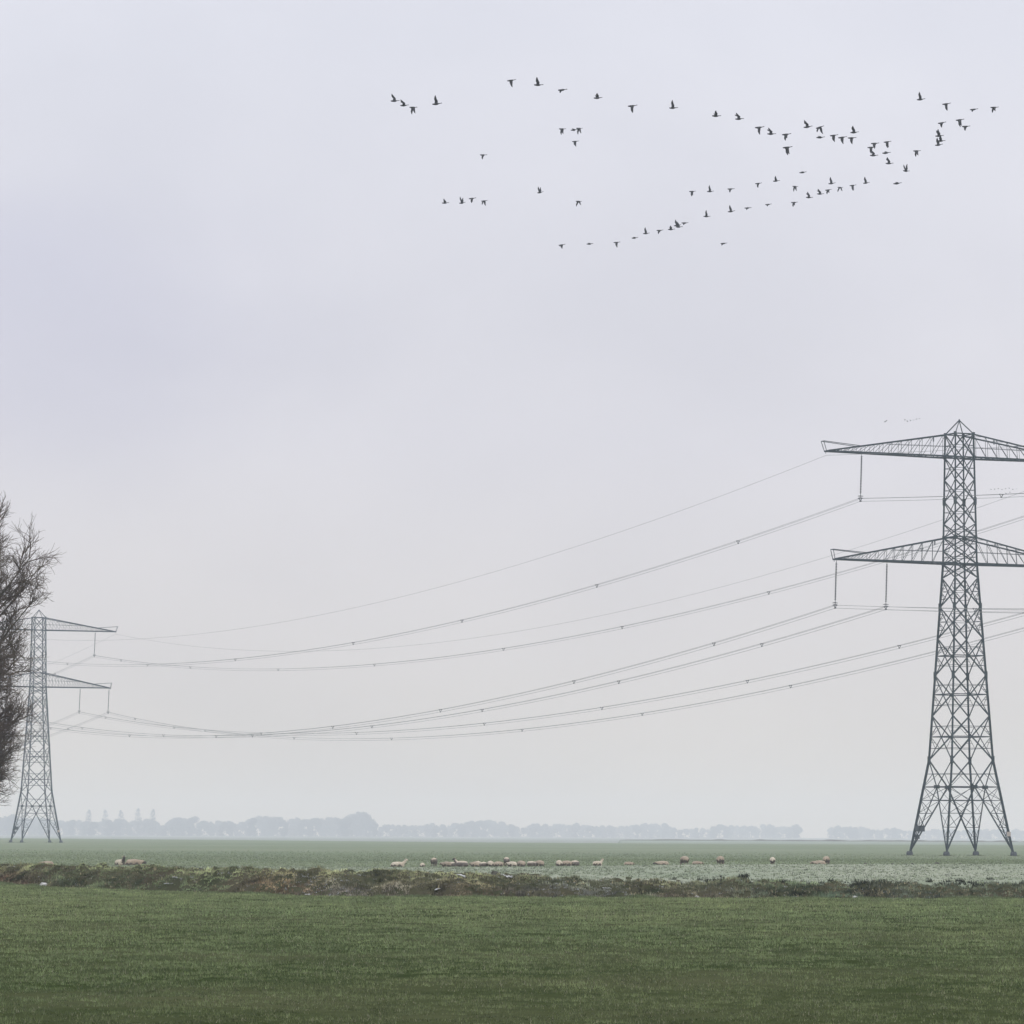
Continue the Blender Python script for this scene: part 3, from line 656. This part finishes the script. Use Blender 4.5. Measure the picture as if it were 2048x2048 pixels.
# low dark hedge at the end of the pale far field, right
hr = Joined(); hx = np.linspace(1200, 2140, 240)
V, Fc = [], []
for i, q in enumerate(hx):
    D = 1792; g = at(q, 1690, D); z0 = tz(g.x, 1788); h = .55*(.5+vnoise(np.array([q*.05]), np.array([1.]), 4)[0])*min(1, (q-1195)/60)
    V += [(g.x, D-1.2, z0-.4), (g.x, D-.6, z0+h), (g.x, D+.6, z0+h*.9), (g.x, D+1.2, z0-2.6)]
    if i: o = 4*i; Fc += [[o-4, o-3, o+1, o], [o-3, o-2, o+2, o+1], [o-2, o-1, o+3, o+2]]
tag(obj('low_hedge', mesh('low_hedge', V, Fc, M_FARCROWN)), 'long low dark hedge line on the horizon beyond the near pylon', 'hedge')

# ------------------------------------------------------------------ remeshed bodies for animals
def remeshed(name, build, voxel, mats, mat_fn=None):
    bm = bmesh.new(); build(bm); me = bpy.data.meshes.new(name); bm.to_mesh(me); bm.free()
    t = bpy.data.objects.new('tmp', me); COL.objects.link(t)
    md = t.modifiers.new('r', 'REMESH'); md.mode = 'VOXEL'; md.voxel_size = voxel; md.use_smooth_shade = True
    dg = bpy.context.evaluated_depsgraph_get(); r = bpy.data.meshes.new_from_object(t.evaluated_get(dg)); r.name = name
    bpy.data.objects.remove(t); bpy.data.meshes.remove(me); r.materials.clear()
    for m in mats: r.materials.append(m)
    if mat_fn:
        for f in r.polygons: f.material_index = mat_fn(f.center)
    return r
def ell(bm, c, r, rot=None, seg=14):
    M = Matrix.Translation(c) @ (rot.to_matrix().to_4x4() if rot else Matrix()) @ Matrix.Diagonal((*r, 1))
    bmesh.ops.create_uvsphere(bm, u_segments=seg, v_segments=seg//2+2, radius=1, matrix=M)
def limb(bm, pts, rad, seg=8):
    rings = []
    for i, p in enumerate(pts):
        p = Vector(p); d = (Vector(pts[min(i+1, len(pts)-1)])-Vector(pts[max(i-1, 0)])).normalized(); a = d.orthogonal().normalized(); b = d.cross(a)
        rings.append([bm.verts.new(p+rad[i]*(a*math.cos(2*math.pi*k/seg)+b*math.sin(2*math.pi*k/seg))) for k in range(seg)])
    for i in range(len(rings)-1):
        for k in range(seg): bm.faces.new((rings[i][k], rings[i][(k+1) % seg], rings[i+1][(k+1) % seg], rings[i+1][k]))
    bm.faces.new(rings[0][::-1]); bm.faces.new(rings[-1])

# ------------------------------------------------------------------ geese
def goose(phi1, phi2, sweep):
    def build(bm):
        limb(bm, [(-.36, 0, .015), (-.30, 0, .01), (-.2, 0, 0), (-.05, 0, -.01), (.1, 0, 0), (.19, 0, .012), (.26, 0, .022), (.36, 0, .032), (.41, 0, .042), (.445, 0, .042), (.49, 0, .032)],
             [.05, .055, .075, .095, .085, .055, .034, .027, .034, .033, .014], 10)
        for sy in (-1, 1):
            st = [(0, .0), (.22, 0), (.45, 0), (.62, 0), (.74, 0)]; y = 0; z = .03; prev = 0; rings = []
            chord = [.31, .30, .25, .16, .04]; th = [.03, .026, .022, .018, .014]
            for i, (sp_, _) in enumerate(st):
                ang = phi1 if sp_ <= .25 else phi2
                if i: y += (sp_-prev)*math.cos(R(ang)); z += (sp_-prev)*math.sin(R(ang))
                prev = sp_; lead = .12-(sweep*max(0, sp_-.22)) + (.03 if i == 1 else 0); c = chord[i]; t = th[i]
                nx_, nz_ = -math.sin(R(ang)), math.cos(R(ang))
                def P(xx, tt): return Vector((xx, sy*(y+nx_*tt), z+nz_*tt))
                rings.append([bm.verts.new(v) for v in (P(lead, 0), P(lead-.35*c, t), P(lead-c, 0), P(lead-.35*c, -t))])
            for i in range(len(rings)-1):
                for k in range(4):
                    f = (rings[i][k], rings[i][(k+1) % 4], rings[i+1][(k+1) % 4], rings[i+1][k]); bm.faces.new(f if sy > 0 else f[::-1])
            a, b = rings[0], rings[-1]; bm.faces.new(a[::-1] if sy > 0 else a); bm.faces.new(b if sy > 0 else b[::-1])
    return remeshed('goose', build, .014, [M_GOOSE])
POSE = {'U': (goose(72, 82, .25), 'wings raised high'), 'u': (goose(48, 20, .35), 'wings half raised'), 'B': (goose(66, 34, .75), 'raised wings bent back'),
        'D': (goose(-50, -76, .05), 'wings straight down'), 'd': (goose(-20, -52, .25), 'wings lowered'), 'L': (goose(12, -6, .3), 'wings held level'),
        'M': (goose(-45, -72, .15), 'both lowered wings showing'), 'V': (goose(58, 68, .3), 'both raised wings showing')}
ALT = {'U': goose(62, 52, .4), 'D': goose(-38, -62, .12), 'd': goose(-8, -40, .3), 'u': goose(36, 44, .2), 'L': goose(4, -22, .35), 'B': goose(76, 46, .6), 'M': goose(-30, -58, .2), 'V': goose(46, 74, .2)}
GEESE = {
 "the flock's far left cluster": (340, [(789, 202, 'B'), (808, 211, 'B'), (826, 215, 'M'), (873, 208, 'U')]),
 "the flock's upper line": (335, [(1022, 161, 'D'), (1076, 170, 'U'), (1124, 180, 'L'), (1195, 196, 'u'), (1264, 212, 'D'), (1346, 216, 'U'), (1432, 232, 'u'), (1478, 238, 'B'), (1518, 255, 'D'), (1542, 268, 'B'), (1572, 269, 'd'), (1574, 295, 'D')]),
 "bunch ending the upper line": (350, [(1615, 254, 'B'), (1639, 255, 'M'), (1640, 275, 'L'), (1667, 271, 'M'), (1684, 275, 'D'), (1703, 276, 'D'), (1708, 265, 'U')]),
 "foursome below the upper line": (415, [(1124, 258, 'M'), (1147.6, 260, 'L'), (1158, 257, 'M'), (1150, 283, 'D')]),
 "scattered birds at lower left": (430, [(890, 406, 'u'), (924, 406, 'V'), (944, 397, 'd'), (966, 310, 'd'), (968, 402, 'M'), (1080, 385, 'V'), (1157, 403, 'M')]),
 "the flock's lowest line": (445, [(1123, 490, 'd'), (1179, 488, 'L'), (1233, 485, 'D'), (1269, 476, 'L'), (1292, 467, 'U'), (1319, 461, 'd'), (1342, 459, 'u'), (1354, 451, 'U'), (1357.5, 454, 'B'), (1369, 446, 'L'), (1413, 433, 'U'), (1462, 423, 'U'), (1495, 416, 'L'), (1536, 409, 'L'), (1588, 405, 'd'), (1618, 395, 'B'), (1640, 388, 'B'), (1656, 380, 'd'), (1663, 367, 'U'), (1680, 375, 'M'), (1705, 371, 'D'), (1732, 366, 'U')]),
 "short line above the lowest": (435, [(1384, 383, 'D'), (1420, 383, 'U'), (1461, 378, 'd'), (1516, 367, 'd'), (1552, 362, 'u'), (1590, 373, 'M'), (1605, 345, 'L')]),
 "loose group within the right": (385, [(1742, 295, 'D'), (1747, 311, 'B'), (1749, 287, 'd'), (1772, 306, 'L'), (1774, 284, 'D'), (1778, 327, 'B'), (1794, 367, 'L'), (1812, 342, 'V'), (1833, 302, 'D')]),
 "the flock's rightmost group": (365, [(1841, 199, 'U'), (1877, 290, 'U'), (1878, 272, 'U'), (1881.5, 282, 'u'), (1883, 246, 'd'), (1892, 208, 'D'), (1919, 240, 'D'), (1931, 253, 'd'), (1947, 219, 'L'), (1988, 215, 'd')]),
 "sky beneath the lowest line, alone": (440, [(1447, 487, 'L')]),
}
NTH = ['first', 'second', 'third', 'fourth', 'fifth', 'sixth', 'seventh', 'eighth', 'ninth', 'tenth', 'eleventh', 'twelfth', 'thirteenth', 'fourteenth', 'fifteenth', 'sixteenth', 'seventeenth', 'eighteenth', 'nineteenth', 'twentieth', 'twenty-first', 'twenty-second']
gr = random.Random(2)
for gname, (D, L) in GEESE.items():
    L = sorted(L)
    for i, (gx, gy, ps) in enumerate(L):
        d = D+gr.uniform(-14, 14); o = obj('goose', POSE[ps][0] if gr.random() < .55 else ALT[ps]); o.location = at(gx, gy, d)
        yaw = gr.uniform(-5, 5)*(1 if ps in 'BU' else 2.5)+(gr.choice((-1, 1))*26 if ps in 'MV' else 0)
        o.rotation_euler = (R(gr.uniform(-3, 3)), R(gr.uniform(-9, 1)), R(yaw)); o.scale = (gr.uniform(.90, .99),)*3
        lab = f'dark goose with {POSE[ps][1]} in the {gname}' if len(L) == 1 else f'goose with {POSE[ps][1]}, {NTH[i]} from left in {gname}'
        tag(o, lab, 'goose', 'flock of flying geese')
FARG = [(1770, 844, 1100), (1773, 841, 1150)]+[(1815+2*k_, 843-.5*k_, 1200) for k_ in range(0, 14, 3)]+[(1810, 840, 1200)]
FARG2 = [(1982+k_*7.3, 979-(k_ % 3)*1.2, 1500) for k_ in range(8)]+[(2012, 987, 1500), (2020, 984, 1500), (2006, 990, 1500)]
for L, lab in ((FARG, 'tiny faint bird in the far flock above the near pylon\'s upper left arm'), (FARG2, 'tiny faint bird in the far flock right of the near pylon\'s mast')):
    for (gx, gy, d) in L:
        o = obj('distant_bird', POSE[gr.choice('uBLd')][0]); o.location = at(gx, gy, d); o.rotation_euler = (0, 0, R(gr.uniform(-20, 20))); o.scale = (.72,)*3
        tag(o, lab, 'bird', lab.replace('tiny faint bird in ', ''))

# ------------------------------------------------------------------ sheep
def wool(name, a, b, dirt): return noise_mat(name, a, b, 9, .95, bump=.8, c3=dirt, scale3=2.0, f3=.6)
WOOLS = {'cream': wool('cream_wool', (.46, .40, .31), (.58, .52, .42), (.36, .29, .21)), 'beige': wool('beige_wool', (.27, .225, .17), (.37, .315, .245), (.22, .175, .13)),
         'tan': wool('tan_wool', (.32, .26, .195), (.42, .35, .27), (.24, .19, .14)), 'grey': wool('grey_wool', (.14, .12, .105), (.22, .19, .165), (.11, .095, .08))}
M_UNDERWOOL = noise_mat('dark_underside_wool', (.075, .063, .05), (.13, .11, .085), 9, .95, bump=.8)
M_FACE = noise_mat('dark_sheep_face', (.05, .045, .04), (.09, .08, .07), 8, .8); M_LEG = noise_mat('sheep_leg', (.16, .13, .11), (.24, .20, .17), 8, .85)
def sheep_mesh(pose, wl, face):
    lying = pose in ('lie', 'lieup'); hz = .20 if lying else .47
    def build(bm):
        ell(bm, (0, 0, hz+.02), (.47, .235, .235)); ell(bm, (.24, 0, hz+.0), (.24, .215, .23)); ell(bm, (-.28, 0, hz+.01), (.23, .225, .225))
        if pose in ('graze', 'lie'):
            if pose == 'graze': limb(bm, [(.36, 0, hz+.08), (.56, 0, hz-.06), (.66, 0, hz-.22)], [.16, .11, .085]); hp = Vector((.70, 0, .19)); hd = Vector((.35, 0, -1))
            else: limb(bm, [(.36, 0, hz+.06), (.54, .03, hz+.08), (.62, .04, hz+.08)], [.15, .11, .09]); hp = Vector((.66, .04, hz+.06)); hd = Vector((1, .1, -.35))
        else:
            limb(bm, [(.34, 0, hz+.08), (.50, 0, hz+.24), (.56, 0, hz+.34)], [.16, .11, .085]); hp = Vector((.60, 0, hz+.38)); hd = Vector((1, 0, -.35))
        hd.normalize(); q = hd.to_track_quat('X', 'Z'); ell(bm, hp, (.135, .07, .085), q)
        limb(bm, [hp+hd*.05, hp+hd*.15], [.06, .042])
        for s in (-1, 1): ell(bm, hp-hd*.09+(q @ Vector((0, s*.10, .04))), (.035, .065, .02), q, 8)
        for fx_, fy_ in ((.28, .12), (.28, -.12), (-.30, .12), (-.30, -.12)):
            if lying: limb(bm, [(fx_, fy_*1.2, .14), (fx_+.14, fy_*1.5, .06), (fx_-.02, fy_*1.6, .04)], [.08, .045, .035])
            elif fx_ < 0: limb(bm, [(fx_, fy_, hz-.06), (fx_+.05, fy_, .36), (fx_-.04, fy_, .20), (fx_-.01, fy_, .02)], [.11, .065, .034, .032])
            else: limb(bm, [(fx_, fy_, hz-.08), (fx_+.01, fy_, .30), (fx_, fy_, .02)], [.09, .05, .032])
        limb(bm, [(-.46, 0, hz+.08), (-.53, 0, hz-.06), (-.54, 0, hz-.16)], [.05, .04, .02])
        global HP; HP = hp, hd
    r = remeshed('sheep', build, .03, [WOOLS[wl], M_FACE if face else WOOLS[wl], M_LEG, M_UNDERWOOL])
    hp, hd = HP
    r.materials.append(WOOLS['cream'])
    for f in r.polygons:
        c = f.center
        if (c-hp).dot(hd) > -.04 and (c-hp).length < .25: f.material_index = 1
        elif c.z < .27 and not lying: f.material_index = 2
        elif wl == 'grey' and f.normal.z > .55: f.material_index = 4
        elif f.normal.z < -.05+.25*math.sin(c.x*17)*math.sin(c.y*19): f.material_index = 3  # darker wool on downward-facing faces, with a wavy edge
    return r
SM = {}
def sheep(px, ytop, D, pose, yaw, wl, face, sc, label):
    key = (pose, wl, face)
    if key not in SM: SM[key] = sheep_mesh(*key)
    g = at(px, ytop, D); o = obj('sheep', SM[key]); o.location = (g.x, D, tz(g.x, D)-.015); o.rotation_euler.z = R(yaw); o.scale = (sc,)*3
    tag(o, label, 'sheep', 'sheep behind the ditch bank')
SHEEP = [
 (95, 276, 'lie', 170, 'tan', 0, .85, 'tan sheep lying low at the far left behind the bank'),
 (240, 276, 'lieup', -60, 'cream', 1, 1.15, 'cream sheep with dark face turned this way, left of a pair'),
 (268, 277, 'lie', 25, 'tan', 1, 1.2, 'tan sheep lying with dark head to the right, right of a pair'),
 (796, 270, 'lieup', 10, 'cream', 0, .95, 'cream sheep resting with raised pale head, left of the flock middle'),
 (845, 272, 'lie', 80, 'cream', 0, .7, 'smallest cream sheep alone, beside the big dark-bodied one'),
 (868, 273, 'graze', 78, 'grey', 0, .90, 'big dark grey sheep seen from behind with pale back'),
 (893, 271, 'lie', 130, 'beige', 0, 0.9, 'beige sheep lying just right of the big dark grey one'),
 (905, 276, 'lie', 60, 'grey', 0, 0.75, 'small grey sheep tucked against the right side of a beige one'),
 (923, 271, 'lieup', 150, 'grey', 1, .98, 'grey sheep with black head raised to the left'),
 (950, 270, 'lie', 125, 'tan', 0, 0.86, 'tan sheep at the left end of the tight row'),
 (956, 281, 'lie', 70, 'cream', 0, 0.8, 'pale sheep peeping over the left end of the tight row'),
 (967, 272, 'lie', 60, 'grey', 0, 0.78, 'low dull grey sheep second in the tight row'),
 (981, 272, 'lie', 100, 'cream', 0, 0.95, 'palest sheep in the middle of the tight row'),
 (997, 271, 'lie', 52, 'tan', 0, 0.86, 'tan sheep directly left of the tall dark one'),
 (1013, 274, 'graze', 95, 'grey', 0, .92, 'tall dark sheep standing in the tight row'),
 (1024, 270, 'lie', 130, 'cream', 0, 0.86, 'pale sheep directly right of the tall dark one'),
 (1043, 272, 'lie', 110, 'tan', 0, 0.95, 'round tan sheep set apart at the right of the tight row'),
 (1063, 273, 'lie', 50, 'grey', 0, 0.85, 'flat greyish sheep, left one of two side by side'),
 (1079, 274, 'lie', 120, 'tan', 0, 0.95, 'rounder brownish sheep, right one of two side by side'),
 (1118, 272, 'lie', 95, 'cream', 0, 0.98, 'white-looking sheep at the left of a trio'),
 (1133, 273, 'lie', 42, 'tan', 0, 0.88, 'brownish sheep in the middle of a trio'),
 (1150, 274, 'lie', 60, 'grey', 0, 0.88, 'darker sheep at the right of a trio'),
 (1195, 273, 'lieup', 40, 'cream', 0, .80, 'lone cream sheep with raised head right of the trio'),
 (1257, 272, 'lie', 40, 'tan', 0, .72, 'low tan sheep almost hidden by the field edge, mid frame'),
 (1325, 272, 'lie', 180, 'tan', 1, .85, 'low tan sheep with dark head at left, beside a tall grazing one'),
 (1369, 272, 'graze', 108, 'tan', 0, 1.0, 'tall tan sheep grazing with its head down to the left'),
 (1394, 276, 'lie', 35, 'tan', 0, .78, 'low tan sheep just right of the tall grazing one'),
 (1441, 272, 'graze', 72, 'tan', 0, 1.0, 'large brownish sheep grazing alone toward the right'),
 (1545, 273, 'graze', 88, 'cream', 0, 0.88, 'pale-backed sheep standing alone right of the large grazing one'),
 (1639, 272, 'lie', 150, 'tan', 0, 0.9, 'tan sheep lying in front of the rightmost standing one'),
 (1653, 274, 'graze', 74, 'tan', 0, 0.95, 'rightmost sheep, tan and standing behind a lying one'),
]
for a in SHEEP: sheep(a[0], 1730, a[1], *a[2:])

# ------------------------------------------------------------------ small things on the bank and fields
def lump_mesh(seed, mat, r=(1, 1, .6), rough=.25):
    rnd = random.Random(seed); bm = bmesh.new(); bmesh.ops.create_icosphere(bm, subdivisions=3, radius=1)
    for v in bm.verts:
        nn_ = .5+.5*math.sin(v.co.x*3.1+seed)*math.sin(v.co.y*2.7+seed*2)*math.cos(v.co.z*3.3)
        v.co *= 1+rough*(nn_-.5)+rnd.gauss(0, rough*.16); v.co.x *= r[0]; v.co.y *= r[1]; v.co.z *= r[2]
    me = bpy.data.meshes.new('lump'); bm.to_mesh(me); bm.free(); me.materials.append(mat)
    return me
def place_px(px, D): return Vector((at(px, 1700, D).x, D, tz(at(px, 1700, D).x, D)))
mol = [lump_mesh(s, M_CLOD, (1, .8, .5), .4) for s in (1, 2, 3)]
for i, (px, D, wd, lab) in enumerate(((940, 167, .34, 'dark earth mound on the bank top below the tight row of sheep, left of two'), (992, 167, .32, 'dark pointed earth mound on the bank top below the tall dark sheep'),
                                 (770, 168, .24, 'small dark tuft mound on the bank top left of the sheep flock'), (398, 185, .24, 'small dark mound on the bank top right of the two left sheep'),
                                 (692, 176, .30, 'low dark mound on the field edge left of the resting cream sheep'))):
    o = obj('earth_mound', mol[i % 3]); o.location = place_px(px, D)+Vector((0, 0, .02)); o.scale = (wd, wd, wd*(1.5 if i == 1 else 1.0)); o.rotation_euler.z = i*1.3; tag(o, lab, 'mound', 'earth mounds')
for i, (px, wd) in enumerate(((1566, .10), (1731, .16), (1785, .12), (1825, .13), (1853, .11), (1874, .22), (1921, .12), (2001, .12))):
    o = obj('earth_clod', mol[i % 3]); D = 263.5; o.location = place_px(px, D)+Vector((0, 0, .03)); o.scale = (wd, wd, wd*.9); o.rotation_euler.z = i
    tag(o, f'small dark clod on the field crest, {NTH[i]} of eight counted from left', 'clod', 'dark clods on the field crest')
def fleck_mesh(seed):
    rnd = random.Random(seed); bm = bmesh.new()
    for i in range(9):
        a = rnd.uniform(0, 6.28); r_ = rnd.random()**.6; sz_ = rnd.uniform(.16, .5)*(1-.5*r_)
        bmesh.ops.create_icosphere(bm, subdivisions=2, radius=1, matrix=Matrix.Translation((r_*math.cos(a), .7*r_*math.sin(a), rnd.uniform(-.05, .08))) @ Matrix.Rotation(a, 4, 'Z') @ Matrix.Diagonal((sz_*1.3, sz_*.7, sz_*.34, 1)))
    for v in bm.verts: v.co += Vector((rnd.gauss(0, .02), rnd.gauss(0, .02), rnd.gauss(0, .012)))
    me = bpy.data.meshes.new('snow_fleck'); bm.to_mesh(me); bm.free(); me.materials.append(M_SNOW); return me
sn = [fleck_mesh(s) for s in (11, 12, 13, 14)]; stn = [lump_mesh(s, M_STONE, (1, .8, .6), .4) for s in (21, 22)]
SNOW = [(12, 10.2, .95, 'largest patch of old white snow on the bank top at the left edge'), (36, 10.2, .55, 'smaller snow patch beside the largest one at the left edge'),
        (155, 9.2, .20, 'tiny snow patch on the bank top below the two left sheep'), (355, 5.6, .36, 'snow patch on the left bank face below brown grass'), (371, 6.6, .24, 'small upright snow fleck above the left bank snow patch'),
        (340, 5.0, .30, 'low snow smear left on the bank face under brown grass'), (435, 8.8, .30, 'thin snow patch on the bank top right of the left snow flecks'), (872, 5.2, .34, 'white snow patch on the bank face below the big dark grey sheep'),
        (875, 6.8, .18, 'snow fleck just above the white patch below the sheep'), (622, 4.2, .28, 'white patch at the left of the grey stony stretch of bank'), (1012, 8.6, .40, 'thin snow line on the bank top below the tall dark sheep'), (925, 8.4, .42, 'thin snow line on the bank top under the left earth mound'),
        (1215, 5.6, .30, 'bluish white snow streak in the middle of the grey bank stretch'), (1203, 4.6, .2, 'small snow fleck under the bluish streak on the grey bank')]
for i, (px, ds, wd, lab) in enumerate(SNOW):
    D0 = 160.
    for _ in range(6): D0 = float(edge_y(np.array(at(px, 1700, D0).x)))+ds
    o = obj('snow_patch', sn[i % 4]); o.location = place_px(px, D0)+Vector((0, 0, .045)); k_ = 1.0 if wd > .5 else .8; o.scale = (wd*k_, wd*.9*k_, wd*.75*k_); o.rotation_euler = (R(14), 0, i*.7); tag(o, lab, 'snow', 'old snow patches')
STONES = [(1710, .4, .10, 'pale stone at the foot of the bank, left of two on the right'), (1918, .3, .08, 'pale stone at the foot of the bank, right of two on the right'), (1394, .3, .08, 'pale stone at the foot of the bank below the large grazing sheep'), (88, 2.6, .18, 'pale stone low in the bank at the far left')]
for i, (px, ds, wd, lab) in enumerate(STONES):
    D0 = 160.
    for _ in range(6): D0 = float(edge_y(np.array(at(px, 1700, D0).x)))+ds
    o = obj('stone', stn[i % 2]); q = place_px(px, D0); o.location = (q.x, q.y, max(q.z, -.05)+.08); o.scale = (wd,)*3; tag(o, lab, 'stone', 'pale stones')

# ------------------------------------------------------------------ haze
hv = bpy.data.materials.new('haze'); hv.use_nodes = True; nn = hv.node_tree.nodes; nn.remove(nn['Principled BSDF'])
pv = nn.new('ShaderNodeVolumePrincipled'); pv.inputs['Color'].default_value = (.80, .88, 1, 1); pv.inputs['Absorption Color'].default_value = (1, 1, 1, 1); pv.inputs['Density'].default_value = .00028; pv.inputs['Anisotropy'].default_value = .2
hv.node_tree.links.new(pv.outputs[0], nn['Material Output'].inputs['Volume'])
j = Joined(); zlo, zhi = -5.5, 80; j.box((0, 4250, (zlo+zhi)/2), 36000, 10400, zhi-zlo)
tag(j.build('haze', hv), 'pale winter haze filling the air over the fields', 'haze', kind='stuff')
